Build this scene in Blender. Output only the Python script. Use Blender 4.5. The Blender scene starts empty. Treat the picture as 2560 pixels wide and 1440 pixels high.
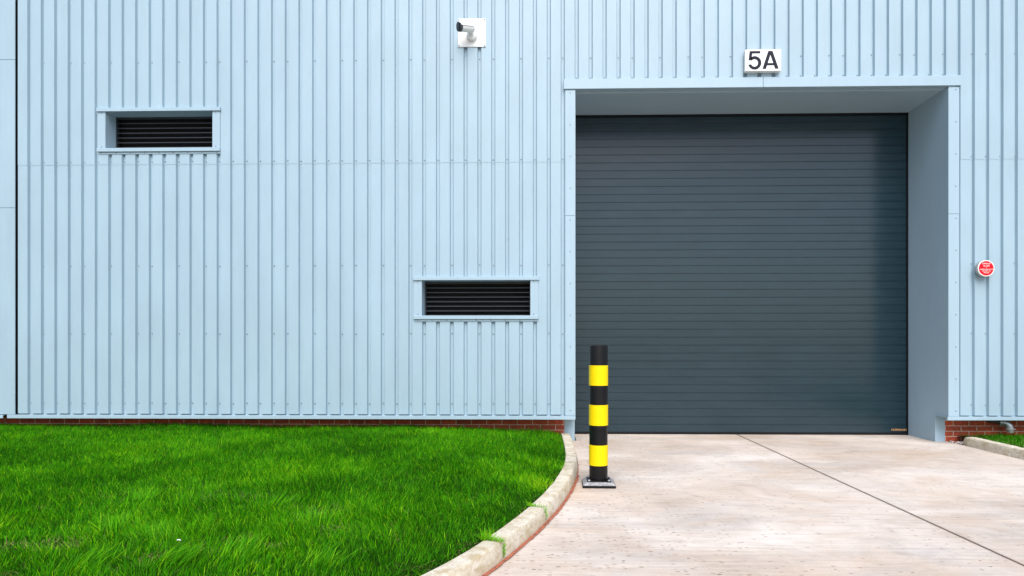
import bpy, bmesh, math, random
import numpy as np
from mathutils import Vector, Matrix
random.seed(7); rng = np.random.default_rng(11)
sc = bpy.context.scene
col = sc.collection
R = math.radians

# ---------------------------------------------------------------- camera, sky, sun, exposure
SUN_EL, SUN_AZ = R(49), R(6)          # azimuth: degrees to the right of straight behind the camera
cd = bpy.data.cameras.new('camera'); cam = bpy.data.objects.new('camera', cd); col.objects.link(cam)
cam.location = (0, -9.2, 1.372); cam.rotation_euler = (R(90), 0, R(1.2832))
cd.sensor_width = 36; cd.lens = 36*1600/2560
cd.shift_x = -54.16/2560; cd.shift_y = 150/2560
cd.clip_start = .05; cd.clip_end = 3000
sc.camera = cam
w = bpy.data.worlds.new('World'); sc.world = w; w.use_nodes = True
nt = w.node_tree; bg = nt.nodes['Background']
sky = nt.nodes.new('ShaderNodeTexSky'); sky.sky_type = 'NISHITA'; sky.sun_disc = False
sky.sun_elevation = SUN_EL; sky.air_density = 1.0; sky.dust_density = 2.0; sky.ozone_density = 1.5
sun_dir = Vector((math.sin(SUN_AZ)*math.cos(SUN_EL), -math.cos(SUN_AZ)*math.cos(SUN_EL), math.sin(SUN_EL)))
sky.sun_rotation = math.atan2(sun_dir.x, sun_dir.y)
nt.links.new(sky.outputs[0], bg.inputs[0]); bg.inputs[1].default_value = 0.115
sd = bpy.data.lights.new('sun', 'SUN'); sd.energy = 2.3; sd.angle = R(50); sd.color = (1, .965, .93)
so = bpy.data.objects.new('sun', sd); col.objects.link(so)
so.rotation_euler = (-sun_dir).to_track_quat('-Z', 'Y').to_euler()
so.location = sun_dir*40
sc.view_settings.view_transform = 'Standard'; sc.view_settings.look = 'None'
sc.view_settings.exposure = 0.62; sc.view_settings.gamma = 1

# ---------------------------------------------------------------- tagging and mesh helpers
def tag(o, label=None, cat=None, group=None, kind=None):
    if label: o['label'] = label
    if cat: o['category'] = cat
    if group: o['group'] = group
    if kind: o['kind'] = kind
    return o
def empty(name, loc=(0,0,0), label=None, cat=None, group=None):
    o = bpy.data.objects.new(name, None); col.objects.link(o); o.location = loc
    o.empty_display_size = .1
    return tag(o, label, cat, group)

class MB:
    def __init__(s): s.bm = bmesh.new()
    def quad(s, *p):
        try: return s.bm.faces.new([s.bm.verts.new(q) for q in p])
        except ValueError: return None
    def box(s, x0, x1, y0, y1, z0, z1, bev=0, seg=1):
        r = bmesh.ops.create_cube(s.bm, size=1)
        vs = r['verts']
        bmesh.ops.scale(s.bm, vec=(x1-x0, y1-y0, z1-z0), verts=vs)
        bmesh.ops.translate(s.bm, vec=((x0+x1)/2, (y0+y1)/2, (z0+z1)/2), verts=vs)
        if bev:
            es = list({e for v in vs for e in v.link_edges})
            bmesh.ops.bevel(s.bm, geom=es, offset=bev, segments=seg, affect='EDGES', profile=.5)
        return s
    def lathe(s, prof, M=Matrix(), n=48):
        """prof: list of (radius, height) along local z"""
        rings = []
        for r, h in prof:
            if r < 1e-6: rings.append([s.bm.verts.new(M @ Vector((0,0,h)))])
            else: rings.append([s.bm.verts.new(M @ Vector((r*math.cos(a), r*math.sin(a), h))) for a in [2*math.pi*i/n for i in range(n)]])
        for a, b in zip(rings, rings[1:]):
            for i in range(n):
                j = (i+1) % n
                if len(a) == 1 and len(b) == 1: continue
                if len(a) == 1: f = (a[0], b[j], b[i])
                elif len(b) == 1: f = (a[i], a[j], b[0])
                else: f = (a[i], a[j], b[j], b[i])
                fc = s.bm.faces.new(f); fc.smooth = True
        return s
    def tube(s, pts, rads, n=20):
        pts = [Vector(p) for p in pts]; rings = []
        for i, p in enumerate(pts):
            d = (pts[min(i+1, len(pts)-1)]-pts[max(i-1, 0)]).normalized()
            q = d.to_track_quat('Z', 'X').to_matrix()
            r = rads[i] if isinstance(rads, (list, tuple)) else rads
            rings.append([s.bm.verts.new(p + q @ Vector((r*math.cos(a), r*math.sin(a), 0))) for a in [2*math.pi*k/n for k in range(n)]])
        for a, b in zip(rings, rings[1:]):
            for i in range(n):
                f = s.bm.faces.new((a[i], a[(i+1) % n], b[(i+1) % n], b[i])); f.smooth = True
        s.bm.faces.new(rings[0][::-1]); s.bm.faces.new(rings[-1])
        return s
    def poly(s, pts, y0, y1):
        """flat outline in x,z given a thickness from y0 (front) to y1"""
        a = [s.bm.verts.new((x, y0, z)) for x, z in pts]; b = [s.bm.verts.new((x, y1, z)) for x, z in pts]
        s.bm.faces.new(a); s.bm.faces.new(b[::-1]); n = len(pts)
        for i in range(n): s.bm.faces.new((a[i], b[i], b[(i+1) % n], a[(i+1) % n]))
        return s
    def build(s, name, mat, parent=None, loc=None, sharp=35, fix=True):
        if fix: bmesh.ops.recalc_face_normals(s.bm, faces=s.bm.faces[:])
        me = bpy.data.meshes.new(name); s.bm.to_mesh(me); s.bm.free()
        if mat: me.materials.append(mat)
        o = bpy.data.objects.new(name, me); col.objects.link(o)
        if parent: o.parent = parent
        if loc: o.location = loc
        if any(p.use_smooth for p in me.polygons):
            me.set_sharp_from_angle(angle=R(sharp))
        return o
def axis(origin, d):
    return Matrix.Translation(Vector(origin)) @ Vector(d).normalized().to_track_quat('Z', 'X').to_matrix().to_4x4()

# ---------------------------------------------------------------- materials
def newmat(name, base=(.5,.5,.5), rough=.5, metal=0, spec=.5):
    m = bpy.data.materials.new(name); m.use_nodes = True
    b = m.node_tree.nodes['Principled BSDF']
    b.inputs['Base Color'].default_value = (*base, 1); b.inputs['Roughness'].default_value = rough
    b.inputs['Metallic'].default_value = metal; b.inputs['Specular IOR Level'].default_value = spec
    return m, m.node_tree, b
def N(t, typ, **kw):
    n = t.nodes.new(typ)
    for k, v in kw.items():
        if k in n.inputs: n.inputs[k].default_value = v
        else: setattr(n, k, v)
    return n
def coords(t, scale=(1,1,1), rot=(0,0,0)):
    tc = N(t, 'ShaderNodeTexCoord'); mp = N(t, 'ShaderNodeMapping')
    mp.inputs['Scale'].default_value = scale; mp.inputs['Rotation'].default_value = rot
    t.links.new(tc.outputs['Object'], mp.inputs[0]); return mp.outputs[0]
def noise(t, vec, scale, detail=4, rough=.55, dist=0):
    n = N(t, 'ShaderNodeTexNoise', Scale=scale, Detail=detail, Roughness=rough, Distortion=dist)
    t.links.new(vec, n.inputs['Vector']); return n.outputs['Fac']
def ramp(t, fac, stops):
    r = N(t, 'ShaderNodeValToRGB'); e = r.color_ramp.elements
    while len(e) < len(stops): e.new(.5)
    for el, (p, c) in zip(e, stops):
        el.position = p; el.color = (*c, 1) if len(c) == 3 else c
    t.links.new(fac, r.inputs[0]); return r.outputs[0]
def mix(t, fac, a, b, mode='MIX'):
    m = N(t, 'ShaderNodeMix', data_type='RGBA', blend_type=mode)
    for sck, v in ((m.inputs[0], fac), (m.inputs[6], a), (m.inputs[7], b)):
        if hasattr(v, 'links'): t.links.new(v, sck)
        elif isinstance(v, (int, float)): sck.default_value = v
        else: sck.default_value = (*v, 1)
    return m.outputs[2]
def bump(t, b, h, strength, dist=.01):
    n = N(t, 'ShaderNodeBump', Strength=strength, Distance=dist)
    t.links.new(h, n.inputs['Height']); t.links.new(n.outputs[0], b.inputs['Normal'])

def mat_metal(name, c, rough=.42, var=.06, bumpy=.25):
    m, t, b = newmat(name, c, rough)
    v = coords(t, (1, 1, .35)); f = noise(t, v, 2.2, 5, .6)
    lo = tuple(x*(1-var) for x in c); hi = tuple(min(1, x*(1+var)) for x in c)
    base = ramp(t, f, [(.3, lo), (.7, hi)])
    v2 = coords(t, (18, 18, 1.2)); f2 = noise(t, v2, 1.0, 4, .7)          # faint rain streaks
    k = ramp(t, f2, [(.5, (1,1,1)), (.85, (.945,.95,.945))])
    base = mix(t, 1, base, k, 'MULTIPLY')
    v3 = coords(t); f3 = noise(t, v3, 9, 2, .4)                          # sparse smudges
    k3 = ramp(t, f3, [(.74, (1,1,1)), (.80, (.93,.92,.9))])
    base = mix(t, 1, base, k3, 'MULTIPLY')
    t.links.new(base, b.inputs['Base Color'])
    rr = N(t, 'ShaderNodeMapRange'); t.links.new(f3, rr.inputs[0])
    rr.inputs[3].default_value = rough-.06; rr.inputs[4].default_value = rough+.08
    t.links.new(rr.outputs[0], b.inputs['Roughness'])
    f4 = noise(t, coords(t, (1.6, 1, .5)), 2.5, 2, .4)                    # sheet is never perfectly flat
    bump(t, b, f4, bumpy, .01)
    return m
M_clad = mat_metal('cladding_paint', (.345, .475, .555), .42, .05, .2)
M_trim = mat_metal('trim_paint', (.36, .49, .575), .38, .03, .10)
M_jamb = M_soff = M_trim
M_shadowgap, _, _ = newmat('black_gap', (.006,.006,.007), .9)  # near-black colour stands in for the shade inside open gaps

def mat_shutter():
    m, t, b = newmat('shutter_paint', (.018,.032,.042), .2, 0, .55)
    f = noise(t, coords(t, (.8, 1, 5)), 2.0, 4, .6)
    t.links.new(ramp(t, f, [(.3, (.009,.027,.038)), (.7, (.012,.034,.047))]), b.inputs['Base Color'])
    g = noise(t, coords(t, (3, 1, 260)), 1.0, 3, .6)                      # fine horizontal grain
    rr = N(t, 'ShaderNodeMapRange'); t.links.new(f, rr.inputs[0]); rr.inputs[3].default_value = .15; rr.inputs[4].default_value = .26
    t.links.new(rr.outputs[0], b.inputs['Roughness'])
    bump(t, b, g, .05, .001)
    return m
M_shut = mat_shutter()
M_rubber, t, b = newmat('black_rubber', (.008,.008,.009), .55, 0, .2)
bump(t, b, noise(t, coords(t), 60, 3), .1, .002)
M_louvre, t, b = newmat('louvre_paint', (.022,.028,.034), .35)
M_steel, t, b = newmat('fixing_steel', (.24,.29,.33), .4, .2)

def mat_brick():
    m, t, b = newmat('brick', rough=.85)
    tc = N(t, 'ShaderNodeTexCoord'); sp = N(t, 'ShaderNodeSeparateXYZ'); cb = N(t, 'ShaderNodeCombineXYZ')
    t.links.new(tc.outputs['Object'], sp.inputs[0]); t.links.new(sp.outputs[0], cb.inputs[0]); t.links.new(sp.outputs[2], cb.inputs[1])
    def br(c1, c2, mo, bias=0):
        n = N(t, 'ShaderNodeTexBrick', Scale=1.0)
        n.inputs['Color1'].default_value = (*c1, 1); n.inputs['Color2'].default_value = (*c2, 1); n.inputs['Mortar'].default_value = (*mo, 1)
        n.inputs['Mortar Size'].default_value = .0055; n.inputs['Mortar Smooth'].default_value = .15
        n.inputs['Brick Width'].default_value = .228; n.inputs['Row Height'].default_value = .0775; n.inputs['Bias'].default_value = bias
        t.links.new(cb.outputs[0], n.inputs[0]); return n
    n = br((.56,.095,.040), (.40,.075,.036), (.72,.56,.45))
    f = noise(t, tc.outputs['Object'], 38, 5, .65)
    c = mix(t, .75, n.outputs[0], ramp(t, f, [(.3, (.45,.42,.42)), (.7, (1.35,1.3,1.25))]), 'MULTIPLY')
    f2 = noise(t, tc.outputs['Object'], 4, 3)
    c = mix(t, .6, c, ramp(t, f2, [(.3, (.7,.68,.66)), (.7, (1.15,1.1,1.1))]), 'MULTIPLY')
    t.links.new(c, b.inputs['Base Color'])
    h = N(t, 'ShaderNodeMath', operation='MULTIPLY_ADD'); t.links.new(n.outputs['Fac'], h.inputs[0]); h.inputs[1].default_value = -1.0
    t.links.new(f, h.inputs[2]); bump(t, b, h.outputs[0], .8, .006)
    return m
M_brick = mat_brick()

def mat_concrete():
    m, t, b = newmat('yard_concrete', rough=.8, spec=.35)
    v = coords(t); vs = coords(t, (.7, 1, 1), (0,0,.5))
    big = noise(t, vs, .75, 7, .6, .5)
    c = ramp(t, big, [(.32, (.50,.41,.335)), (.46, (.62,.53,.455)), (.58, (.72,.635,.56)), (.72, (.80,.73,.665))])
    cool = noise(t, coords(t, (.6, 1.2, 1), (0,0,.7)), 1.1, 6, .65, .8)
    c = mix(t, ramp(t, cool, [(.52, (0,0,0)), (.72, (.55,.55,.55))]), c, (.47,.455,.445))
    warm = noise(t, coords(t, (.8, 1.1, 1), (0,0,1.4)), .9, 6, .62, .4)
    c = mix(t, ramp(t, warm, [(.50, (0,0,0)), (.70, (.6,.6,.6))]), c, (.60,.44,.31))
    ring = noise(t, coords(t), 2.3, 7, .7, 1.5)
    c = mix(t, .6, c, ramp(t, ring, [(.30, (.78,.75,.72)), (.5, (1,1,1)), (.70, (1.10,1.10,1.10))]), 'MULTIPLY')
    # brushed finish: fine lines along x
    br = noise(t, coords(t, (1.2, 95, 1)), 1.0, 4, .65)
    c = mix(t, .8, c, ramp(t, br, [(.25, (.86,.84,.82)), (.5, (1,1,1)), (.75, (1.05,1.05,1.05))]), 'MULTIPLY')
    br2 = noise(t, coords(t, (1.6, 24, 1)), 1.0, 5, .7)
    c = mix(t, .75, c, ramp(t, br2, [(.28, (.74,.71,.69)), (.5, (1,1,1)), (.72, (1.07,1.07,1.07))]), 'MULTIPLY')
    fine = noise(t, v, 90, 4, .75)
    c = mix(t, .6, c, ramp(t, fine, [(.3, (.76,.74,.73)), (.55, (1.03,1.03,1.03)), (.7, (1.08,1.08,1.08))]), 'MULTIPLY')
    # small dark pits, drawn out along the brush lines and denser beside the kerb
    vo = N(t, 'ShaderNodeTexVoronoi', Scale=1.0); t.links.new(coords(t, (9, 17, 1)), vo.inputs[0])
    spm = N(t, 'ShaderNodeSeparateXYZ'); t.links.new(v, spm.inputs[0])
    mr = N(t, 'ShaderNodeMapRange'); t.links.new(spm.outputs[0], mr.inputs[0])
    for i, x in zip((1,2,3,4), (.3, 1.9, .6, .11)): mr.inputs[i].default_value = x
    rnd = N(t, 'ShaderNodeSeparateXYZ'); t.links.new(vo.outputs['Color'], rnd.inputs[0])
    th = N(t, 'ShaderNodeMath', operation='LESS_THAN'); t.links.new(rnd.outputs[0], th.inputs[0]); t.links.new(mr.outputs[0], th.inputs[1])
    sz = N(t, 'ShaderNodeMath', operation='MULTIPLY'); t.links.new(rnd.outputs[1], sz.inputs[0]); sz.inputs[1].default_value = .13
    ds = N(t, 'ShaderNodeMath', operation='LESS_THAN'); t.links.new(vo.outputs['Distance'], ds.inputs[0]); t.links.new(sz.outputs[0], ds.inputs[1])
    pit = N(t, 'ShaderNodeMath', operation='MULTIPLY'); t.links.new(th.outputs[0], pit.inputs[0]); t.links.new(ds.outputs[0], pit.inputs[1])
    c = mix(t, pit.outputs[0], c, (.15,.11,.09))
    vo2 = N(t, 'ShaderNodeTexVoronoi', Scale=1.0); t.links.new(coords(t, (19, 46, 1)), vo2.inputs[0])
    s2 = N(t, 'ShaderNodeSeparateXYZ'); t.links.new(vo2.outputs['Color'], s2.inputs[0])
    cl = noise(t, coords(t, (1,1,1)), 1.6, 4, .6)
    th2 = N(t, 'ShaderNodeMath', operation='MULTIPLY'); t.links.new(cl, th2.inputs[0]); t.links.new(mr.outputs[0], th2.inputs[1])
    g2 = N(t, 'ShaderNodeMath', operation='LESS_THAN'); t.links.new(s2.outputs[0], g2.inputs[0]); t.links.new(th2.outputs[0], g2.inputs[1])
    d2 = N(t, 'ShaderNodeMath', operation='LESS_THAN', ); t.links.new(vo2.outputs['Distance'], d2.inputs[0]); d2.inputs[1].default_value = .30
    m2 = N(t, 'ShaderNodeMath', operation='MULTIPLY'); t.links.new(g2.outputs[0], m2.inputs[0]); t.links.new(d2.outputs[0], m2.inputs[1])
    c = mix(t, m2.outputs[0], c, (.36,.27,.21))
    # dirt gathered along the joint between the slabs
    jx = N(t, 'ShaderNodeMath', operation='SUBTRACT'); t.links.new(spm.outputs[0], jx.inputs[0]); jx.inputs[1].default_value = 3.0
    ja = N(t, 'ShaderNodeMath', operation='ABSOLUTE'); t.links.new(jx.outputs[0], ja.inputs[0])
    jn = N(t, 'ShaderNodeMath', operation='MULTIPLY'); t.links.new(noise(t, v, 7, 5, .7), jn.inputs[0]); jn.inputs[1].default_value = .045
    jl = N(t, 'ShaderNodeMath', operation='LESS_THAN'); t.links.new(ja.outputs[0], jl.inputs[0]); t.links.new(jn.outputs[0], jl.inputs[1])
    jm = N(t, 'ShaderNodeMath', operation='MULTIPLY'); t.links.new(jl.outputs[0], jm.inputs[0]); jm.inputs[1].default_value = .45
    c = mix(t, jm.outputs[0], c, (.34,.25,.19))
    t.links.new(c, b.inputs['Base Color'])
    a = N(t, 'ShaderNodeMath', operation='ADD'); t.links.new(br, a.inputs[0]); t.links.new(fine, a.inputs[1])
    bump(t, b, a.outputs[0], .35, .003)
    return m
M_conc = mat_concrete()

def mat_kerb():
    m, t, b = newmat('kerb_concrete', rough=.85, spec=.3)
    v = coords(t)
    f = noise(t, v, 5, 6, .65, .3)
    c = ramp(t, f, [(.28, (.50,.43,.31)), (.5, (.68,.61,.48)), (.72, (.78,.73,.63))])
    g = noise(t, v, 55, 4, .7)
    c = mix(t, .7, c, ramp(t, g, [(.3, (.7,.68,.66)), (.6, (1.06,1.06,1.06))]), 'MULTIPLY')
    mo = noise(t, coords(t, (1,1,2.5)), 9, 4, .65)
    c = mix(t, ramp(t, mo, [(.48, (0,0,0)), (.66, (.75,.75,.75))]), c, (.46,.36,.20))
    t.links.new(c, b.inputs['Base Color']); bump(t, b, g, .6, .004)
    return m
M_kerb = mat_kerb()
M_ground, t, b = newmat('far_ground', rough=.95)
t.links.new(ramp(t, noise(t, coords(t), .08, 5, .6), [(.35, (.12,.13,.10)), (.65, (.24,.23,.21))]), b.inputs['Base Color'])
M_soil, t, b = newmat('lawn_soil', rough=.95, spec=.03)
f = noise(t, coords(t), 14, 5, .7)
t.links.new(ramp(t, f, [(.35, (.010,.028,.003)), (.6, (.018,.050,.004)), (.78, (.08,.06,.028))]), b.inputs['Base Color'])
bump(t, b, f, .8, .02)
M_mastic, t, b = newmat('red_mastic', (.33,.10,.055), .7)
f = noise(t, coords(t), 26, 4, .7)
t.links.new(ramp(t, f, [(.32, (.09,.05,.04)), (.5, (.42,.125,.065)), (.8, (.50,.19,.11))]), b.inputs['Base Color'])
M_haunch, t, b = newmat('kerb_bedding', (.5,.47,.45), .85)
f = noise(t, coords(t), 12, 5, .7)
t.links.new(ramp(t, f, [(.3, (.48,.42,.38)), (.7, (.64,.58,.53))]), b.inputs['Base Color'])

def mat_grass():
    m, t, b = newmat('grass_blade', rough=.6, spec=.04)
    a = N(t, 'ShaderNodeAttribute', attribute_name='tint')
    s = N(t, 'ShaderNodeSeparateColor'); t.links.new(a.outputs['Color'], s.inputs[0])
    c = ramp(t, s.outputs[0], [(0, (.006,.080,.0)), (.4, (.030,.25,.0)), (.75, (.10,.49,.0)), (1, (.36,.72,.008))])
    c = mix(t, s.outputs[1], c, (.42,.33,.15))
    t.links.new(c, b.inputs['Base Color'])
    tr = N(t, 'ShaderNodeBsdfTranslucent'); t.links.new(c, tr.inputs[0])
    ms = N(t, 'ShaderNodeMixShader', Fac=.33); out = t.nodes['Material Output']
    t.links.new(b.outputs[0], ms.inputs[1]); t.links.new(tr.outputs[0], ms.inputs[2]); t.links.new(ms.outputs[0], out.inputs[0])
    return m
M_grass = mat_grass()
def plain(name, c, rough, metal=0, sc_=40, var=.12, bs=.1, spec=.5):
    m, t, b = newmat(name, c, rough, metal, spec)
    f = noise(t, coords(t), sc_, 4, .6)
    t.links.new(ramp(t, f, [(.3, tuple(x*(1-var) for x in c)), (.7, tuple(min(1,x*(1+var)) for x in c))]), b.inputs['Base Color'])
    bump(t, b, f, bs, .002); return m
M_yellow = plain('yellow_reflective', (.84,.62,.0), .5, 0, 12, .04, .03, .2)
M_bollard = plain('bollard_black', (.007,.007,.008), .38, 0, 25, .2, .06, .22)
M_basegrey = plain('worn_grey_rubber', (.30,.30,.31), .6, 0, 30, .45, .2)
M_white = plain('white_plastic', (.80,.81,.80), .4, 0, 20, .02, .03)
M_blackgloss = plain('black_gloss', (.008,.008,.01), .12, 0, 20, .1, .0)
M_red = plain('red_print', (.78,.004,.016), .5, 0, 20, .04, .02, .2)
M_whiteprint = plain('white_print', (.85,.83,.80), .5)
M_dkprint = plain('charcoal_print', (.022,.025,.035), .6, spec=.1)
M_alarm = plain('grey_alarm_housing', (.42,.42,.40), .35, .3, 20, .1, .03)
M_galv = plain('galvanised_steel', (.50,.52,.55), .35, .7, 35, .25, .15)
M_darkpipe = plain('dark_pipe', (.06,.055,.05), .6)
M_plate = plain('navy_plate', (.008,.012,.04), .35)
M_gold = plain('gold_print', (.70,.42,.12), .45)
M_hard = plain('grey_lens_rim', (.05,.06,.07), .3)

# ---------------------------------------------------------------- the setting: ground, yard, lawn base
def sheet(name, pts, z, mat, kind='structure', thick=0):
    bm = bmesh.new(); vs = [bm.verts.new((x, y, z)) for x, y in pts]; f = bm.faces.new(vs)
    if f.normal.z < 0: f.normal_flip()
    bm.normal_update()
    if f.normal.z < 0: f.normal_flip()
    if thick:
        r = bmesh.ops.extrude_face_region(bm, geom=[f])
        bmesh.ops.translate(bm, vec=(0, 0, -thick), verts=[v for v in r['geom'] if isinstance(v, bmesh.types.BMVert)])
        bmesh.ops.recalc_face_normals(bm, faces=bm.faces[:])
    me = bpy.data.meshes.new(name); bm.to_mesh(me); bm.free(); me.materials.append(mat)
    o = bpy.data.objects.new(name, me); col.objects.link(o); o['kind'] = kind
    return o
sheet('ground', [(-900,-900),(900,-900),(900,900),(-900,900)], -.05, M_ground)
# outer foot of the kerb as x(y), smooth curve through measured points
KP = [(.3,.325),(0,.338),(-.5,.348),(-.97,.353),(-1.4,.351),(-1.85,.341),(-2.4,.302),(-3,.224),(-3.6,.118),(-4.15,-.010),(-4.6,-.135),(-5.1,-.296),
      (-5.45,-.432),(-5.9,-.66),(-6.35,-.98),(-6.75,-1.42),(-7.05,-2.05),(-7.2,-2.9),(-7.25,-4.5),(-7.27,-8),(-7.28,-14)]
def catmull(P, n=10):
    P = [Vector((x, y)) for y, x in P]; out = []
    Q = [P[0]*2-P[1]] + P + [P[-1]*2-P[-2]]
    for i in range(1, len(Q)-2):
        a, b, c, d = Q[i-1:i+3]
        for k in range(n):
            u = k/n
            out.append(.5*((2*b)+(c-a)*u+(2*a-5*b+4*c-d)*u*u+(3*b-a-3*c+d)*u**3))
    out.append(P[-1]); return out
KC = catmull(KP)
def offset(path, d):
    o = []
    for i, p in enumerate(path):
        t_ = (path[min(i+1, len(path)-1)]-path[max(i-1, 0)]).normalized()
        o.append(p + Vector((t_.y, -t_.x))*d)          # to the right of travel = towards the lawn (negative x)
    return o
# travel is towards the camera (negative y): t=(0,-1) -> offset (-1,0): lawn side
arc = [0]
for a, b_ in zip(KC, KC[1:]): arc.append(arc[-1]+(b_-a).length)
def kerb_at(s_):
    for i in range(len(arc)-1):
        if arc[i+1] >= s_:
            u = (s_-arc[i])/(arc[i+1]-arc[i]); p = KC[i].lerp(KC[i+1], u); t_ = (KC[i+1]-KC[i]).normalized()
            return p, t_
    return KC[-1], (KC[-1]-KC[-2]).normalized()

slab_left = [(3.0-.006, 1.2), (.36, 1.2)] + [(p.x, p.y) for p in KC] + [(-14,-40), (3.0-.006,-40)]
m_ = MB.__new__(MB)
KX = 5.86
sheet('concrete_yard', [(3.0-.010,1.2),(.42,1.2),(.42,.3)]+[(p.x-.02, p.y) for p in KC]+[(-14,-40),(3.0-.010,-40)], 0, M_conc, thick=.04)
sheet('concrete_yard', [(3.0+.010,1.2),(3.0+.010,-40),(40,-40),(40,-8.5),(5.85,-8.5),(5.86,.9),(5.66,1.2)], 0, M_conc, thick=.04)
sheet('joint_bed', [(2.9,1.2),(2.9,-40),(3.1,-40),(3.1,1.2)], -.018, M_haunch)
bpy.data.objects['joint_bed'].data.materials[0] = plain('joint_sealant', (.07,.055,.045), .9, 0, 30, .5)

# kerb bedding and red mastic beside the kerb foot
def strip(name, s0, s1, d0, d1, z, mat, wob=0, step=.06):
    bm = bmesh.new(); prev = None; n = int((s1-s0)/step)
    for i in range(n+1):
        p, t_ = kerb_at(s0+(s1-s0)*i/n); nrm = Vector((-t_.y, t_.x))    # away from the lawn
        if t_.y < -.01 or True: nrm = Vector((-t_.y, t_.x))
        a = d0(i/n) if callable(d0) else d0; c = d1(i/n) if callable(d1) else d1
        a += random.uniform(-wob, wob)*.3; c += random.uniform(-wob, wob)
        va = bm.verts.new((p.x+nrm.x*a, p.y+nrm.y*a, z)); vb = bm.verts.new((p.x+nrm.x*c, p.y+nrm.y*c, z))
        if prev: bm.faces.new((prev[0], prev[1], vb, va))
        prev = (va, vb)
    bmesh.ops.recalc_face_normals(bm, faces=bm.faces[:])
    if bm.faces[0].normal.z < 0: bmesh.ops.reverse_faces(bm, faces=bm.faces[:])
    me = bpy.data.meshes.new(name); bm.to_mesh(me); bm.free(); me.materials.append(mat)
    o = bpy.data.objects.new(name, me); col.objects.link(o); o['kind'] = 'structure'; return o
strip('mastic_joint', 2.1, 2.6, .0, .010, .008, M_mastic, .003)
strip('mastic_joint', 2.6, 9, .0, lambda u: .028, .008, M_mastic, .005)
strip('mastic_joint', .05, 2.1, .002, .008, .008, M_haunch, .002).data.materials[0] = bpy.data.materials['joint_sealant']

# lawn surface: gentle mound behind the kerb
from mathutils import noise as mnoise
KI = offset(KC, .14)
KIa = np.array([(p.x, p.y) for p in KI])
def kx_inner(y):
    ys = KIa[:, 1][::-1]; xs = KIa[:, 0][::-1]
    return np.interp(y, ys, xs)
def lawn_h(x, y):
    seg = KIa[:-8]
    d = np.min(np.hypot(x[:, None]-seg[None, :, 0], y[:, None]-seg[None, :, 1]), axis=1)
    lump = .012*np.sin(x*2.1+y*1.3)+.010*np.sin(x*.9-y*2.7+1)+.006*np.sin(x*5.3+y*4.1)
    lump = lump*np.clip(d/.8, 0, 1)
    return .098+.088*(1-np.exp(-d/.75))+lump, d
bm = bmesh.new(); rows = []
ys = np.concatenate([np.linspace(.298, -6.2, 110), np.linspace(-6.3, -7.1, 10)])
for y in ys:
    xr = float(kx_inner(y)); xs = np.concatenate([xr-np.linspace(0, 2.5, 30), np.linspace(xr-2.7, -14, 40)])
    z, _ = lawn_h(xs, np.full_like(xs, y)); rows.append([bm.verts.new((a, y, c)) for a, c in zip(xs, z)])
for a, b_ in zip(rows, rows[1:]):
    for i in range(len(a)-1):
        f = bm.faces.new((a[i], a[i+1], b_[i+1], b_[i])); f.smooth = True
bmesh.ops.recalc_face_normals(bm, faces=bm.faces[:])
if bm.faces[0].normal.z < 0: bmesh.ops.reverse_faces(bm, faces=bm.faces[:])
me = bpy.data.meshes.new('lawn_soil'); bm.to_mesh(me); bm.free(); me.materials.append(M_soil)
o = bpy.data.objects.new('lawn_soil', me); col.objects.link(o); o['kind'] = 'structure'
# strip of soil beyond the right kerb
sheet('verge_soil', [(5.98,.298),(14,.298),(14,-8.4),(5.96,-8.4)], .09, M_soil)

def vnoise(x, y, s, seed=0):
    """cheap smooth value noise, arrays"""
    x = x*s+seed*17.3; y = y*s+seed*9.1
    xi = np.floor(x).astype(np.int64); yi = np.floor(y).astype(np.int64); fx = x-xi; fy = y-yi
    fx = fx*fx*(3-2*fx); fy = fy*fy*(3-2*fy)
    def h(a, b): 
        v = (a*374761393+b*668265263+seed*1274126177) & 0xffffffff
        v = ((v ^ (v >> 13))*1274126177) & 0xffffffff
        return ((v ^ (v >> 16)) & 0xffff)/65535.
    return (h(xi,yi)*(1-fx)+h(xi+1,yi)*fx)*(1-fy)+(h(xi,yi+1)*(1-fx)+h(xi+1,yi+1)*fx)*fy

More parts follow.
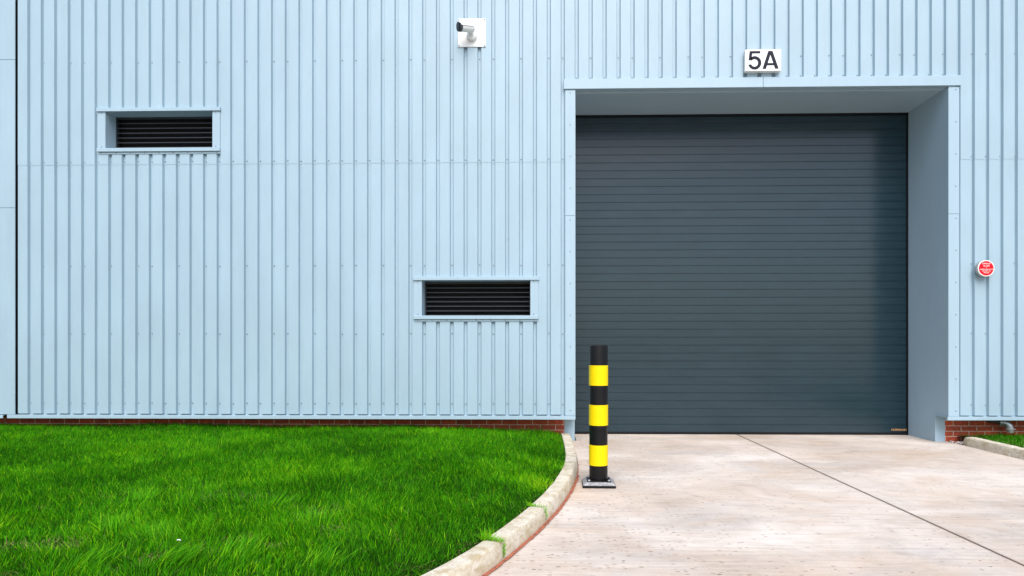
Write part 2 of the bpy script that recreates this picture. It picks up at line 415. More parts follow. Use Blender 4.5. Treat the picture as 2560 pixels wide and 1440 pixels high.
def blades(name, x, y, z, L, wd, az, lean, bend, tint, dry):
    n = len(x); face = rng.uniform(0, 2*np.pi, n)
    wx, wy = np.cos(face)*wd/2, np.sin(face)*wd/2
    dx, dy = np.cos(az), np.sin(az)
    V = np.empty((n, 7, 3)); 
    for k, (u, ws) in enumerate([(0, 1), (.45, .9), (.78, .6)]):
        off = L*(np.sin(lean)*u+bend*u*u); hh = L*(np.cos(lean)*u-.35*bend*u*u)
        px, py, pz = x+dx*off, y+dy*off, z+hh
        V[:, 2*k] = np.stack([px-wx*ws, py-wy*ws, pz], 1); V[:, 2*k+1] = np.stack([px+wx*ws, py+wy*ws, pz], 1)
    off = L*(np.sin(lean)+bend); hh = L*(np.cos(lean)-.35*bend)
    V[:, 6] = np.stack([x+dx*off, y+dy*off, z+np.maximum(hh, .004)], 1)
    base = (np.arange(n)*7)[:, None]
    F = np.concatenate([base+np.array([[0,1,3,2]]), base+np.array([[2,3,5,4]])], 1).reshape(-1, 4)
    T = base+np.array([[4,5,6]])
    loops = np.concatenate([F.ravel(), T.ravel()]).astype(np.int32)
    ls = np.concatenate([np.arange(len(F))*4, len(F)*4+np.arange(n)*3]).astype(np.int32)
    lt = np.concatenate([np.full(len(F), 4), np.full(n, 3)]).astype(np.int32)
    me = bpy.data.meshes.new(name); me.vertices.add(n*7); me.vertices.foreach_set('co', V.astype(np.float32).ravel())
    me.loops.add(len(loops)); me.loops.foreach_set('vertex_index', loops)
    me.polygons.add(len(ls)); me.polygons.foreach_set('loop_start', ls); me.polygons.foreach_set('loop_total', lt)
    me.update(calc_edges=True)
    at = me.color_attributes.new('tint', 'FLOAT_COLOR', 'POINT')
    C = np.zeros((n, 7, 4), np.float32); C[:, :, 0] = tint[:, None]; C[:, :, 1] = dry[:, None]; C[:, :, 3] = 1
    at.data.foreach_set('color', C.ravel()); me.materials.append(M_grass)
    o = bpy.data.objects.new(name, me); col.objects.link(o); return o

def lawn():
    n0 = 620000
    x = rng.uniform(-10.2, .25, n0); y = rng.uniform(-6.35, .285, n0)
    dist = y+9.2
    keep = (x > -(.90*dist+.9)) & (x < kx_inner(y)-.004)
    dens = np.clip(1.35-.085*dist, .55, 1)                     # thinner where it is far away
    keep &= rng.random(n0) < dens
    x, y = x[keep], y[keep]; n = len(x)
    z, d = lawn_h(x, y)
    c1 = vnoise(x, y, 2.2, 1); c2 = vnoise(x, y, 7, 2); c3 = vnoise(x, y, .8, 3); c4 = vnoise(x, y, 18, 4)
    edge = np.clip(d/.25, 0, 1)
    L = (.036+.024*c2+.020*c1+.014*c4)*rng.uniform(.55, 1.25, n)*(.62+.38*edge)
    longones = rng.random(n) < .015; L = np.where(longones, L*1.5, L)
    wd = rng.uniform(.0022, .0046, n)
    az = vnoise(x, y, 1.1, 5)*7+vnoise(x, y, 6, 6)*4+rng.normal(0, 1.3, n)
    lean = np.abs(rng.normal(.12, .20, n))+.12*c2+(1-edge)*.35
    bend = rng.uniform(0, .45, n)*(.5+c1)
    near = np.clip((-3.6-y)/1.8, 0, 1)
    bare = np.clip((vnoise(x, y, 3.3, 8)*.6+vnoise(x, y, 9, 9)*.4-.62)*6, 0, 1)*near
    k = rng.random(n) > bare*.45
    edry = np.clip(1-d/.07, 0, 1)
    dry = np.where(rng.random(n) < .015+.6*bare+.30*edry, rng.uniform(.5, 1, n), rng.uniform(0, .06, n))
    L = L*(1-.35*bare); lean = lean+np.where(dry > .4, .7, 0)
    tint = np.clip(.04+.34*c1+.24*c3+.24*c4+rng.normal(0, .27, n), 0, 1)
    # yellower patch where the lawn thins beside the kerb
    yl = np.exp(-((x-.0)**2+(y+3.35)**2)/.06); tint = np.clip(tint+yl*.6, 0, 1)
    for v in (0,): pass
    A = [q[k] for q in (x, y, z-.003, L, wd, az, lean, bend, tint, dry)]
    # long flopped clumps at the near left
    cl = []
    for cx_, cy_, a_, m in [(-2.35,-5.35,2.6,240),(-2.75,-5.15,2.3,200),(-2.05,-5.75,.2,230),(-2.5,-5.8,.5,160),(-1.75,-5.62,1.2,160),(-1.25,-5.7,1.0,120),(-1.55,-4.9,1.9,120),(-3.1,-4.4,1.7,120),(-2.0,-4.5,.8,100)]:
        cl.append(np.stack([rng.normal(cx_, .06, m), rng.normal(cy_, .05, m), rng.uniform(.09, .17, m), rng.uniform(.003,.005,m), rng.normal(a_, .45, m), rng.uniform(.25, .7, m), rng.uniform(.1, .6, m), rng.uniform(.25, .95, m), rng.uniform(0,.1,m)], 1))
    c = np.concatenate(cl); zz, _ = lawn_h(c[:, 0], c[:, 1])
    B = [c[:, 0], c[:, 1], zz, c[:, 2], c[:, 3], c[:, 4], c[:, 5], c[:, 6], c[:, 7], c[:, 8]]
    o = blades('lawn_grass', *[np.concatenate([p, q]) for p, q in zip(A, B)])
    print('blades', len(o.data.vertices)//7)
    return tag(o, 'bright green lawn grass filling the bed behind the curved kerb', 'grass', kind='stuff')
lawn()
def verge():
    n = 26000; x = rng.uniform(5.99, 8.6, n); y = rng.uniform(-2.6, .28, n)
    L = rng.uniform(.03, .075, n)*(.7+.6*vnoise(x, y, 6, 2)); k = rng.random(n) < np.where((x < 6.22) & (y > .02), .15, 1)
    dry = np.where(rng.random(n) < .05+.3*(x < 6.03), .8, .03)
    A = [x, y, np.full(n, .088), L, rng.uniform(.003,.005,n), rng.uniform(0,6.3,n), np.abs(rng.normal(.2,.25,n)), rng.uniform(0,.4,n), np.clip(.35*vnoise(x,y,4,1)+rng.normal(.15,.15,n),0,1), dry]
    return tag(blades('verge_grass', *[q[k] for q in A]), 'short strip of grass behind the straight kerb at the brick plinth', 'grass', kind='stuff')
verge()

# ---------------------------------------------------------------- kerb stones: every stone its own object
PROF = [(0, -.03), (.004, .06), (.016, .104), (.021, .114), (.030, .1195), (.045, .121), (.132, .121), (.140, .114), (.140, -.03)]
def kerb_stone(s0, s1, label):
    bm = bmesh.new(); n = max(3, int((s1-s0)/.05)); rings = []
    for i in range(n+1):
        s_ = s0+(s1-s0)*i/n; p, t_ = kerb_at(s_); nr = Vector((t_.y, -t_.x))
        e = .008 if i in (0, n) else 0
        rings.append([bm.verts.new((p.x+nr.x*(d+(e if j < 4 else 0)), p.y+nr.y*(d+(e if j < 4 else 0)), z-(e if z > .1 else 0)+mnoise.noise(Vector((p.x*6, p.y*6, d*9)))*.0012)) for j, (d, z) in enumerate(PROF)])
    for a, b_ in zip(rings, rings[1:]):
        for i in range(len(a)-1): f = bm.faces.new((a[i], a[i+1], b_[i+1], b_[i])); f.smooth = True
    bm.faces.new(rings[0]); bm.faces.new(rings[-1][::-1])
    bmesh.ops.recalc_face_normals(bm, faces=bm.faces[:])
    me = bpy.data.meshes.new('kerb_stone'); bm.to_mesh(me); bm.free(); me.materials.append(M_kerb); me.set_sharp_from_angle(angle=R(40))
    o = bpy.data.objects.new('kerb_stone', me); col.objects.link(o)
    return tag(o, label, 'kerb stone', 'kerb stones edging the lawn')
def s_of_y(y): 
    return next(a for a, p in zip(arc, KC) if p.y <= y)
js = [.0, s_of_y(-.42), s_of_y(-1.36), s_of_y(-2.3), s_of_y(-3.18), s_of_y(-4.13), s_of_y(-5.02)]
while js[-1] < 14: js.append(js[-1]+.93)
labs = ['pale kerb stone touching the grey post at the corner of the lawn', 'pale kerb stone just forward of the one that touches the grey post',
        'kerb stone at the bulge of the lawn curve, behind the striped bollard', 'pale kerb stone beside the striped bollard base, with yellow grass behind it',
        'kerb stone just nearer than the bollard base, ending at the small weed tuft', 'kerb stone between the small weed tuft and the large weed tuft',
        'nearest kerb stone, running from the large weed tuft out of the bottom edge']
for i, (a, b_) in enumerate(zip(js, js[1:])):
    lab = labs[i] if i < len(labs) else 'buff kerb stone in the run that carries on beyond the bottom edge'
    kerb_stone(a+.008, b_-.008, lab)
JP = [kerb_at(s_) for s_ in js]
# right hand kerb, straight run from the brick towards the camera
def straight_stone(x0, x1, y0, y1, label, end=False):
    bm = bmesh.new(); rings = []; n = 14
    for i in range(n+1):
        u = i/n; y = y0+(y1-y0)*u; x = x0+(x1-x0)*u; dz = 0; ins = 0
        if end and u < .12: ins = .02*(1-u/.12)**2
        e = .004 if i in (0, n) else 0
        rings.append([bm.verts.new((x+d*.98+e*(j < 4)+ins*(j < 5), y, z*(1)-(e if z > .1 else 0)-ins*.6*(z > .05)+mnoise.noise(Vector((x*6, y*6, d*9)))*.0012)) for j, (d, z) in enumerate(PROF)])
    for a, b_ in zip(rings, rings[1:]):
        for i in range(len(a)-1): f = bm.faces.new((a[i], a[i+1], b_[i+1], b_[i])); f.smooth = True
    bm.faces.new(rings[0]); bm.faces.new(rings[-1][::-1]); bmesh.ops.recalc_face_normals(bm, faces=bm.faces[:])
    me = bpy.data.meshes.new('kerb_stone'); bm.to_mesh(me); bm.free(); me.materials.append(M_kerb); me.set_sharp_from_angle(angle=R(40))
    o = bpy.data.objects.new('kerb_stone', me); col.objects.link(o)
    return tag(o, label, 'kerb stone', 'kerb stones edging the right verge')
straight_stone(5.868, 5.838, .02, -.985, 'grey kerb stone with a rounded free end near the brick right of the door', True)
straight_stone(5.838, 5.83, -.993, -1.91, 'kerb stone at the right edge, butted against the one with the free end')
for q in range(3): straight_stone(5.83, 5.83, -1.916-q*.92, -2.83-q*.92, 'kerb stone in the right verge run out of the frame')
# stony gap between the kerb end and the plinth
g = MB()
for i in range(60):
    x, y = random.uniform(5.86, 6.15), random.uniform(.04, .28); r = random.uniform(.006, .018)
    g.box(x-r, x+r, y-r*.7, y+r*.7, 0, r*1.2, r*.3)
o = g.build('rubble', M_haunch); tag(o, 'small loose rubble between the kerb end and the brick plinth', 'rubble', kind='stuff')

# weeds in the kerb joints
def tuft(x, y, z, n, Lm, label, drop=0):
    a = rng.normal(0, .010, n); b = rng.normal(0, .010, n)
    o = blades('weed_tuft', a, b, np.zeros(n), rng.uniform(.45, 1.1, n)*Lm, rng.uniform(.003,.005,n), rng.uniform(0,6.3,n), rng.uniform(.1,.9,n), rng.uniform(0,.6,n), rng.uniform(.6,1,n), rng.uniform(0,.25,n))
    o.location = (x, y, z); return tag(o, label, 'weed', 'weeds growing in the kerb joints')
p5, t5 = JP[5]; n5 = Vector((t5.y, -t5.x)); p6, t6 = JP[6]; n6 = Vector((t6.y, -t6.x))
def joint_weed(p, nr, label, k=1.):
    xs=[]; pts = []
    for u, cnt, Lm in ((.150, 40, .10), (.115, 34, .075), (.08, 24, .055), (.045, 20, .045), (.018, 18, .04)):
        for i in range(int(cnt*k)): pts.append((p.x+nr.x*u+rng.normal(0,.010), p.y+nr.y*u+rng.normal(0,.008), .115, Lm*k*rng.uniform(.4,1.1)))
    for i in range(int(60*k)):                                      # thin growth down the joint face
        zz = rng.uniform(.01, .1); pts.append((p.x+nr.x*.004+rng.normal(0,.002), p.y+nr.y*.004+rng.normal(0,.002), zz, .03*rng.uniform(.4,1.1)))
    a = np.array(pts); n = len(a); c = a[:, :3].mean(0); c[2] = .115
    o = blades('weed_tuft', a[:,0]-c[0], a[:,1]-c[1], a[:,2]-c[2], a[:,3], rng.uniform(.003,.006,n), rng.uniform(0,6.3,n), rng.uniform(.1,1.0,n), rng.uniform(0,.6,n), rng.uniform(.65,1,n), rng.uniform(0,.2,n))
    o.location = c; return tag(o, label, 'weed', 'weeds growing in the kerb joints')
joint_weed(p5, n5, 'small yellow-green weed tuft in the kerb joint nearer the bollard', .65)
joint_weed(p6, n6, 'larger yellow-green weed tuft in the kerb joint nearest the bottom edge', 1.1)
M_lit = plain('paper_white', (.8,.8,.78), .6)
lz, _ = lawn_h(np.array([-2.14]), np.array([-5.5]))
cg = MB(); cg.tube([(-.011,0,0),(0,.002,.001),(.011,-.003,0)], .0035, 10)
tag(cg.build('paper_scrap', M_lit, loc=(-2.16,-5.5,float(lz[0])+.062)), 'tiny white paper scrap lying in the grass near the bottom left', 'litter')

# ---------------------------------------------------------------- the warehouse
B = empty('warehouse', (0,0,0), 'pale blue-grey ribbed metal warehouse on a red brick plinth, with a dark roller shutter', 'warehouse')
G0, P = .012, .2                       # groove centre offset and pitch
HW, FW, DEP = .029, .018, .039         # half opening, half floor, depth
X0, X1, ZT = -12., 11., 8.0
DOOR = (.39, 5.668, 0, 5.075)
V1 = (-6.45, -4.873, 4.28, 4.815); V2 = (-1.818, -.253, 1.838, 2.348)
def cladding(z0, z1, xa, xb, holes, yoff):
    xs = [xa]; 
    k = math.floor((xa-G0)/P)-1
    pts = []
    while True:
        c = G0+k*P
        if c-HW > xb: break
        pts += [(c-HW, 0), (c-FW, DEP), (c+FW, DEP), (c+HW, 0)]; k += 1
    pts = [(xa-5, 0)] + [p for p in pts if p[0] > xa-4.9] + [(xb+5, 0)]
    def yy(x):
        for a, b_ in zip(pts, pts[1:]):
            if a[0] <= x <= b_[0]: return a[1]+(b_[1]-a[1])*(x-a[0])/(b_[0]-a[0]+1e-12)
        return 0
    cuts = sorted({round(v, 5) for v in [xa, xb]+[p[0] for p in pts]+[h for H in holes for h in H[:2]] if xa-1e-6 <= v <= xb+1e-6})
    m = MB()
    for a, b_ in zip(cuts, cuts[1:]):
        if b_-a < 1e-5: continue
        mid = (a+b_)/2; zi = [(z0, z1)]
        for H in holes:
            if H[0] < mid < H[1]:
                nz = []
                for p, q in zi:
                    if H[3] <= p or H[2] >= q: nz.append((p, q)); continue
                    if H[2] > p: nz.append((p, H[2]))
                    if H[3] < q: nz.append((H[3], q))
                zi = nz
        e = 1e-4
        ya, yb = yy(a+e), yy(b_-e)
        for p, q in zi: m.quad((a, ya+yoff, p), (b_, yb+yoff, p), (b_, yb+yoff, q), (a, ya+yoff, q))
    bmesh.ops.remove_doubles(m.bm, verts=m.bm.verts[:], dist=1e-4)
    return m
ZL = 4.045
XR = -7.765
cladding(.415, ZL+.05, XR, DOOR[0], [V2, V1], 0).build('cladding_wall', M_clad, B)
cladding(.415, ZL+.05, DOOR[1], X1, [], 0).build('cladding_wall', M_clad, B)
up = cladding(ZL, ZT, XR, X1, [(DOOR[0], DOOR[1], 0, 5.2), V1], -.003)
up.build('cladding_wall', M_clad, B)
# smooth flat panels left of the shadow gap
for z0, z1 in ((.40, 3.42), (3.424, 5.588), (5.592, ZT)):
    MB().box(X0, -7.795, -.012, .004, z0, z1, .003).build('flat_panel', M_clad, B)
MB().box(-7.90, XR+.10, .07, .09, .36, ZT).build('shadow_gap', M_shadowgap, B)  # black lining at the back, paints in the shade of the gap
MB().box(-7.90, -7.82, .005, .07, .36, ZT).build('shadow_gap', M_shadowgap, B)  # black side lining behind the panel edge, also painted-in shade
# brick plinth and what stands behind the sheets
MB().box(X0, .243, .3, .5, -.05, .42).build('brick_plinth', M_brick, B)
MB().box(5.812, X1, .3, .5, -.05, .42).build('brick_plinth', M_brick, B)
MB().box(X0, .243, .06, .3, .395, .41).build('plinth_capping', M_shadowgap, B)
MB().box(5.812, X1, .06, .3, .395, .41).build('plinth_capping', M_shadowgap, B)
MB().box(X0, X1, 0, 14, ZT, ZT+.2).build('roof', M_trim, B)
s_ = MB(); s_.box(X0, X0+.05, .06, 14, 0, ZT); s_.box(X1-.05, X1, .06, 14, 0, ZT); s_.box(X0, X1, 13.9, 14, 0, ZT); s_.build('side_walls', M_clad, B)
# fixings
fspots = []
kmin, kmax = math.ceil((XR-G0)/P), int((X1-.5-G0)/P)
def inhole(x, z, pad=.06): return any(H[0]-.1 < x < H[1]+.1 and H[2]-pad < z < H[3]+pad for H in (DOOR, V1, V2))
for k in range(kmin, kmax+1):
    x = G0+k*P; pat = (k+38) % 5 in (1, 3, 4)
    for z, al, yo in ((.565, 1, 0), (1.58, 0, 0), (2.57, 0, 0), (4.095, 1, -.002), (5.55, 0, -.002), (6.9, 0, -.002)):
        if (al or pat) and not inhole(x, z): fspots.append((x, DEP+yo, z+random.uniform(-.005, .005), 1))
    if DOOR[0]-.1 < x < DOOR[1]+.1: fspots.append((x, DEP-.002, 5.262, 1))
for z in np.arange(5.03, .4, -.455):
    for x in (.32, 5.77): fspots.append((x, -.014, float(z), .8))
fspots.sort(key=lambda f: (f[0] > 7.1)*99 + (f[2] > 6.3)*99 + f[0]**2+(f[2]-1.4)**2+(f[3] < 1)*-50)
FP = [(.012, 0), (.012, .0025), (.0075, .0035), (.0065, .010), (0, .0105)]
screw_me = None
def screw(x, y, z, parent, k=1.):
    global screw_me
    if screw_me is None:
        o = MB().lathe(FP, axis((0,0,0), (0,-1,0)), 8).build('screw', M_steel); screw_me = o.data
    else:
        o = bpy.data.objects.new('screw', screw_me); col.objects.link(o)
    o.parent = parent; o.location = (x, y, z); o.scale = (k, k, k); return o
for x, y, z, k in fspots[:100]: screw(x, y, z, B, k)
fx = MB()
for x, y, z, k in fspots[100:]: fx.lathe([(a*k, b_*k) for a, b_ in FP], axis((x, y, z), (0,-1,0)), 8)
fx.build('wall_screws', M_steel, B)['kind'] = 'stuff'
# base flashing: folded drip strip
def flashing(x0, x1, zt, zb, name='base_flashing', yo=-.03, y1=.3):
    m = MB(); m.box(x0, x1, yo, yo+.012, zb, zt, .003); m.box(x0, x1, yo+.012, y1, zt-.012, zt-.006)
    return m.build(name, M_trim, B)
flashing(-7.90, .392, .398, .345)
flashing(X0, -7.96, .394, .345)
flashing(5.645, X1, .402, .350)
# dark ribbed gap just above the flashing (foam filler set back)
MB().box(XR, .39, .0405, .06, .34, .45).build('filler_strip', M_clad, B)
MB().box(5.67, X1, .0405, .06, .34, .45).build('filler_strip', M_clad, B)

# door surround
sr = MB()
MB().box(.247, .392, -.014, .045, .40, 3.268, .003).build('jamb_trim', M_trim, B)
MB().box(.247, .392, -.014, .045, 3.271, 5.071, .003).build('jamb_trim', M_trim, B)
MB().box(5.666, 5.819, -.014, .045, .402, 3.268, .003).build('jamb_trim', M_trim, B)
MB().box(5.666, 5.819, -.014, .045, 3.271, 5.065, .003).build('jamb_trim', M_trim, B)
MB().box(.225, 3.058, -.032, .04, 5.080, 5.225, .004).build('lintel_trim', M_trim, B)
MB().box(3.0615, 5.833, -.032, .04, 5.080, 5.225, .004).build('lintel_trim', M_trim, B)
m = MB(); m.quad((.392,.036,5.094),(5.666,.036,5.094),(5.666,.11,5.066),(.392,.11,5.066)); m.quad((.392,.11,5.066),(5.666,.11,5.066),(5.666,.11,5.08),(.392,.11,5.08)); m.build('lintel_drip', M_trim, B)
MB().box(.392, 5.666, .055, 1.10, 5.074, 5.30).build('soffit', M_soff, B)
def jamb(x0, x1, zc):
    """one folded sheet: L-shaped outline in y,z, because the plinth sits back from the cladding"""
    m = MB(); o = [(.046, zc), (.302, zc), (.302, -.05), (1.10, -.05), (1.10, 5.30), (.046, 5.30)]
    A = [m.bm.verts.new((x0, y, z)) for y, z in o]; C = [m.bm.verts.new((x1, y, z)) for y, z in o]
    m.bm.faces.new(A); m.bm.faces.new(C[::-1])
    for i in range(6): m.bm.faces.new((A[i], A[(i+1) % 6], C[(i+1) % 6], C[i]))
    m.build('jamb', M_jamb, B)
jamb(.243, .396, .359); jamb(5.668, 5.81, .391)

# roller shutter
S = empty('roller_shutter', (0,0,0)); S.parent = B
yS = 1.02
m = MB(); z = .035; SP = .1262
xa, xb = .30, 5.672
prof = []
while z < 5.09:
    prof += [(z, yS+.006), (z+.0005, yS+.002), (z+.003, yS), (z+SP-.012, yS), (z+SP-.0105, yS+.002), (z+SP-.0065, yS+.006)]
    z += SP
for (z0, y0), (z1, y1) in zip(prof, prof[1:]):
    f = m.quad((xa, y0, z0), (xb, y0, z0), (xb, y1, z1), (xa, y1, z1)); 
bmesh.ops.remove_doubles(m.bm, verts=m.bm.verts[:], dist=1e-5)
m.build('curtain', M_shut, S)
MB().box(.392, 5.668, yS-.010, yS+.03, .004, .032, .004).build('bottom_seal', M_rubber, S)
MB().box(.392, 5.668, yS-.03, yS+.0, 5.046, 5.074).build('top_seal', M_rubber, S)
MB().box(5.650, 5.668, yS-.022, yS+.0, .004, 5.046).build('side_seal', M_rubber, S)
MB().box(xa, 5.8, yS+.02, yS+.06, -.02, 5.3).build('backing', M_shadowgap, S)
pl = MB().box(5.405, 5.648, yS-.009, yS-.003, .052, .112, .002).build('name_plate', M_plate, S)
def text(body, size, mat, name, parent, loc, rot=(R(90),0,0), bold=.0, sx=1, spacing=1.0, line=1.):
    c = bpy.data.curves.new(name, 'FONT'); c.body = body; c.size = size; c.align_x = 'CENTER'; c.align_y = 'CENTER'; c.offset = bold; c.extrude = .0008
    c.space_character = spacing; c.space_line = line
    tmp = bpy.data.objects.new('tmp', c); col.objects.link(tmp); bpy.context.view_layer.update()
    me = bpy.data.meshes.new_from_object(tmp.evaluated_get(bpy.context.evaluated_depsgraph_get()))
    bpy.data.objects.remove(tmp); me.materials.append(mat)
    o = bpy.data.objects.new(name, me); col.objects.link(o); o.parent = parent
    o.location = loc; o.rotation_euler = rot; o.scale = (sx, 1, 1); return o
text('HORMANN', .046, M_gold, 'lettering', pl, (5.527, yS-.0105, .082), bold=.0002)

# ventilation openings
def vent(V, k):
    x0, x1, z0, z1 = V; E_ = empty('vent', (0,0,0)); E_.parent = B
    d = .226; yb = .045; wl, wr = .118, .112
    MB().box(x0-wl, x0, -.014, .045, z0-.03, z1+.01, .002).build('side_trim', M_trim, E_)
    MB().box(x1, x1+wr, -.014, .045, z0-.03, z1+.01, .002).build('side_trim', M_trim, E_)
    t_ = MB(); t_.box(x0-wl-.005, x1+wr+.012, -.036, .04, z1-.002, z1+.052, .003)
    t_.build('head_trim', M_trim, E_)
    s = MB(); s.box(x0-wl+.0, x1+wr+.004, -.034, .04, z0-.052, z0+.001, .003); s.build('sill', M_trim, E_)
    u = MB(); u.box(x0-wl+.01, x1+wr, -.010, .04, z0-.084, z0-.053, .002)
    u.build('sill_flashing', M_trim, E_)
    for i in range(9): screw(x0-.06+i*(x1-x0+.12)/8, -.010, z0-.066, E_, .8)
    for x, z in ((x0-.055, z0+.022), (x1+.05, z0+.022), (x0-.06, z1-.018), (x1+.05, z1-.018)): screw(x, -.014, z, E_, .8)
    MB().box(x0-.02, x0, yb, d+.08, z0-.03, z1+.02).build('reveal', M_jamb, E_)
    MB().box(x1, x1+.02, yb, d+.08, z0-.03, z1+.02).build('reveal', M_jamb, E_)
    MB().box(x0, x1, yb-.005, d+.08, z1+.002, z1+.02).build('reveal', M_soff, E_)
    MB().box(x0, x1, yb-.004, d+.08, z0-.02, z0-.001).build('reveal', M_soff, E_)
    MB().box(x0-.02, x1+.02, d+.09, d+.13, z0-.04, z1+.04).build('backing', M_shadowgap, E_)  # added black sheet: stops light leaking in, blackens the gaps between blades
    L = MB(); L.box(x0, x0+.018, d-.012, d+.06, z0, z1); L.box(x1-.018, x1, d-.012, d+.06, z0, z1); L.box(x0+.018, x1-.018, d-.008, d+.06, z1-.03, z1); 
    nb = 7; pt = (z1-.035-z0)/nb
    for i in range(nb):
        zb = z0+.008+i*pt
        # sloping blade with an upturned front lip
        for (ya, za), (yb_, zb_) in (((d-.010, zb-.002), (d+.05, zb+.030)), ((d-.010, zb-.002), (d-.010, zb+.010)), ((d-.010, zb+.010), (d-.002, zb+.013))):
            L.quad((x0+.018, ya, za), (x1-.018, ya, za), (x1-.018, yb_, zb_), (x0+.018, yb_, zb_))
    L.build('louvre', M_louvre, E_, fix=False)
    return E_
v1 = vent(V1, 0); v1['label'] = 'vent high up on the wall, with a deep visible left reveal'
v2 = vent(V2, 1); v2['label'] = 'vent low on the wall beside the shutter opening'

# ---------------------------------------------------------------- number sign
sg = empty('unit_sign', (3.04, 0, 5.29), 'white box sign reading 5A on the wall above the shutter', 'sign')
MB().box(-.252, .254, -.082, -.0005, 0, .304, .004, 2).build('sign_box', M_white, sg)
def glyphs():
    m = MB(); sx = .506/1060; x0, zt = -.252, .304           # traced in units of the sign's own width
    def T(px, py): return (x0+(px-525)*sx, zt-(py-290)*sx)
    y0, y1 = -.0845, -.0815
    def arcp(cx, cy, rx, ry, a0, a1, n=20): return [(cx+rx*math.cos(R(a0+(a1-a0)*i/n)), cy+ry*math.sin(R(a0+(a1-a0)*i/n))) for i in range(n+1)]
    # 5 : strips of quads between an outer and an inner line
    def band(o_, i_):
        for k in range(len(o_)-1):
            p = [T(*o_[k]), T(*o_[k+1]), T(*i_[k+1]), T(*i_[k])]
            m.poly(p, y0, y1)
    out = arcp(805, 690, 192, 196, 202+0, 202-360+0, 1)
    n = 30
    o5 = [(805+194*math.cos(R(a)), 688+200*math.sin(R(a))) for a in np.linspace(-132, 165, n)]
    i5 = [(800+104*math.cos(R(a)), 690+112*math.sin(R(a))) for a in np.linspace(-140, 158, n)]
    band(o5, i5)
    m.poly([T(658,340),T(970,340),T(970,408),T(736,408),T(716,530),T(724,612),T(626,612)], y0, y1)
    # A
    m.poly([T(1205,340),T(1330,340),T(1268,450),T(1136,868),T(1034,868)], y0, y1)
    m.poly([T(1330,340),T(1508,865),T(1404,865),T(1268,450)], y0, y1)
    m.poly([T(1190,698),T(1352,698),T(1376,764),T(1164,764)], y0+.0003, y1)
    return m
glyphs().build('lettering', M_dkprint, sg)

# ---------------------------------------------------------------- security camera on its plate
sc_ = empty('security_camera', (-1.095, -.0005, 5.87), 'white bullet security camera with black front on a square white wall plate', 'security camera')
p_ = MB(); p_.box(-.202, .202, -.016, -.0, -.166, .242, .004, 2); p_.build('wall_plate', M_white, sc_)
for a in (-.185, .185):
    for c in (-.148, .224): screw(a, -.016, c, sc_, .9)
MB().lathe([(.074, 0), (.074, .035), (.066, .05), (.04, .058), (0, .06)], axis((0, -.016, -.018), (0,-1,0)), 40).build('base', M_white, sc_)
MB().tube([(0,-.07,-.01),(0,-.10,-.005),(0,-.13,.0),(-.0,-.15,.02)], [.028,.026,.026,.030]).build('bracket', M_white, sc_)
D_ = Vector((-.78,-.55,-.16)).normalized(); O_ = Vector((-.005,-.155,.030))
bd = MB(); bd.lathe([(0, -.05), (.046, -.05), (.056, -.036), (.058, .0), (.058, .165), (.054, .167)], axis(O_, D_), 40); bd.build('body', M_white, sc_)
MB().lathe([(.0582, .150), (.062, .152), (.062, .186), (.057, .190), (.054, .184), (0, .182)], axis(O_, D_), 40).build('lens_rim', M_hard, sc_)
MB().lathe([(0, .200), (.050, .198), (.060, .194), (.060, .186)], axis(O_, D_), 40).build('lens', M_blackgloss, sc_)
# sun hood: open half shell over the body
h = bmesh.new(); Mx = axis(O_, D_); inv = Mx.to_3x3().inverted(); upv = (inv @ Vector((0,0,1))); a0 = math.atan2(upv.y, upv.x); rg = []
for r in (.066, .069):
    for zz in (-.02, .175):
        rg.append([h.verts.new(Mx @ Vector((r*math.cos(a0+R(a)), r*math.sin(a0+R(a)), zz + (.02 if abs(a) < 60 and zz > 0 else 0)))) for a in range(-85, 86, 10)])
def br_(a, b):
    for i in range(len(a)-1): f = h.faces.new((a[i], a[i+1], b[i+1], b[i])); f.smooth = True
br_(rg[0], rg[1]); br_(rg[2], rg[3]); br_(rg[0], rg[2]); br_(rg[1], rg[3])
for i in (0, -1): h.faces.new((rg[0][i], rg[1][i], rg[3][i], rg[2][i]))
mm = MB(); mm.bm = h; mm.build('sun_hood', M_white, sc_)

# ---------------------------------------------------------------- round alarm bell
al = empty('alarm_bell', (6.13, -.0005, 2.488), 'round sprinkler alarm bell with red printed face on the wall right of the shutter', 'alarm')
MB().lathe([(0, 0), (.090, 0), (.092, .02), (.112, .04), (.118, .075), (.112, .098), (.1, .100), (0, .100)], axis((0,0,0), (0,-1,0)), 56).build('housing', M_alarm, al)
MB().lathe([(0, .104), (.113, .104), (.115, .102), (.115, .098)], axis((0,0,0), (0,-1,0)), 56).build('rim_disc', M_whiteprint, al)
fc = MB().lathe([(0, .107), (.101, .107), (.101, .104)], axis((0,0,0), (0,-1,0)), 56).build('face', M_red, al)
for body, sz, z, sx in (('SPRINKLER', .026, .064, .9), ('ALARM', .028, .032, 1), ('o', .022, .010, 1), ('WHEN BELL RINGS CALL THE', .019, -.016, .72), ('FIRE DEPT. OR', .019, -.040, .95), ('POLICE', .022, -.062, 1)):
    text(body, sz, M_whiteprint, 'lettering', fc, (0, -.1082, z), bold=.0002, sx=sx)

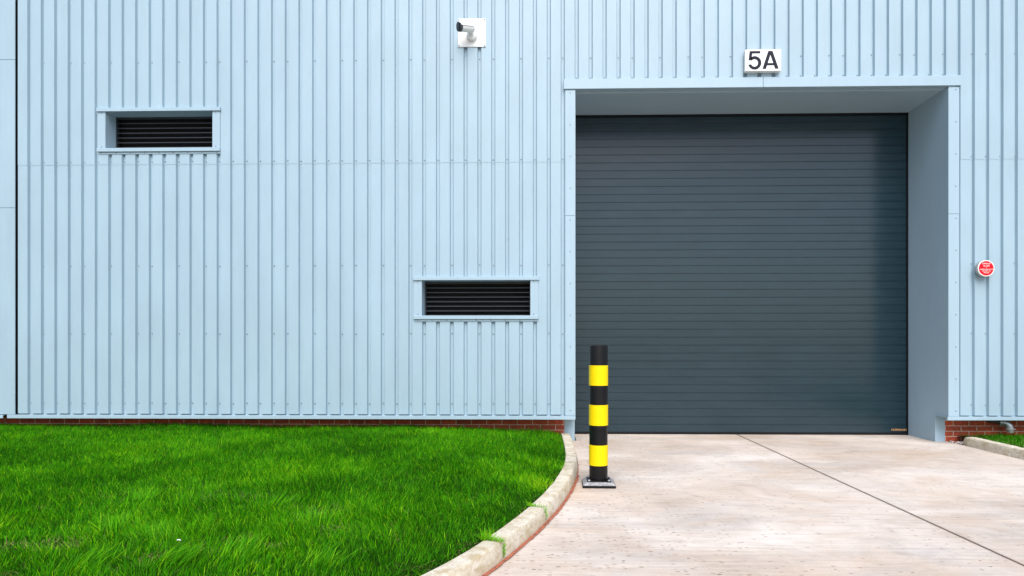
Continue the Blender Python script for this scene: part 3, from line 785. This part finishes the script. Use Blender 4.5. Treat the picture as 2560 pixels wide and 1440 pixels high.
# ---------------------------------------------------------------- bollard
bo = empty('bollard', (.505, -2.78, 0), 'black and yellow banded bollard standing in front of the shutter', 'bollard')
bo.rotation_euler = (0, 0, R(-1))
m = MB(); m.box(-.163, .163, -.163, .163, 0.0005, .026, .008, 2); m.build('base_plate', M_rubber, bo)
m = MB()
bm_ = m.bm; A = [bm_.verts.new((x*.158, y*.158, .0265)) for x, y in ((-1,-1),(1,-1),(1,1),(-1,1))]
Bq = [bm_.verts.new((x*.128, y*.128, .052)) for x, y in ((-1,-1),(1,-1),(1,1),(-1,1))]
for i in range(4): bm_.faces.new((A[i], A[(i+1) % 4], Bq[(i+1) % 4], Bq[i]))
bm_.faces.new(Bq); m.build('base_collar', M_basegrey, bo)
MB().box(-.118, .118, -.118, .118, .0525, .062, .003).build('foot_plate', M_bollard, bo)
for x in (-1, 1):
    for y in (-1, 1):
        MB().lathe([(.016, 0), (.016, .003), (.011, .0035), (.011, .012), (0, .013)], axis((x*.098, y*.098, .062), (0,0,1)), 6).build('bolt', M_galv, bo)
MB().lathe([(.090, .0625), (.0915, .07), (.0915, 1.385), (.090, 1.395), (.084, 1.399), (.080, 1.392), (0, 1.392)], n=64).build('post', M_bollard, bo)
for z0, z1 in ((.204, .407), (.602, .806), (.998, 1.199)):
    MB().lathe([(.0916, z0), (.0955, z0+.0015), (.0955, z1-.0015), (.0916, z1)], n=64).build('yellow_band', M_yellow, bo)

# ---------------------------------------------------------------- drain pipe with a galvanised elbow
dp = empty('drain_pipe', (6.45, .3, .30), 'galvanised pipe elbow on a dark pipe leaving the brick plinth on the right', 'pipe')
MB().tube([(-.02,.0,.01),(.0,-.06,.01),(.03,-.10,.005),(.08,-.13,.0)], .027).build('pipe', M_darkpipe, dp)
MB().tube([(.075,-.125,.0),(.11,-.14,.0),(.145,-.155,-.015),(.165,-.165,-.045),(.175,-.17,-.09),(.177,-.17,-.14)], [.046,.043,.047,.048,.045,.040]).build('elbow', M_galv, dp)
m = MB(); m.tube([(.068,-.12,.002),(.088,-.13,0)], .055); m.tube([(.175,-.17,-.078),(.176,-.17,-.10)], .056); m.box(.18,.255,-.176,-.164,-.105,-.085,.003); m.box(.06,.09,-.18,-.13,-.012,.012,.003)
m.build('coupling', M_galv, dp)
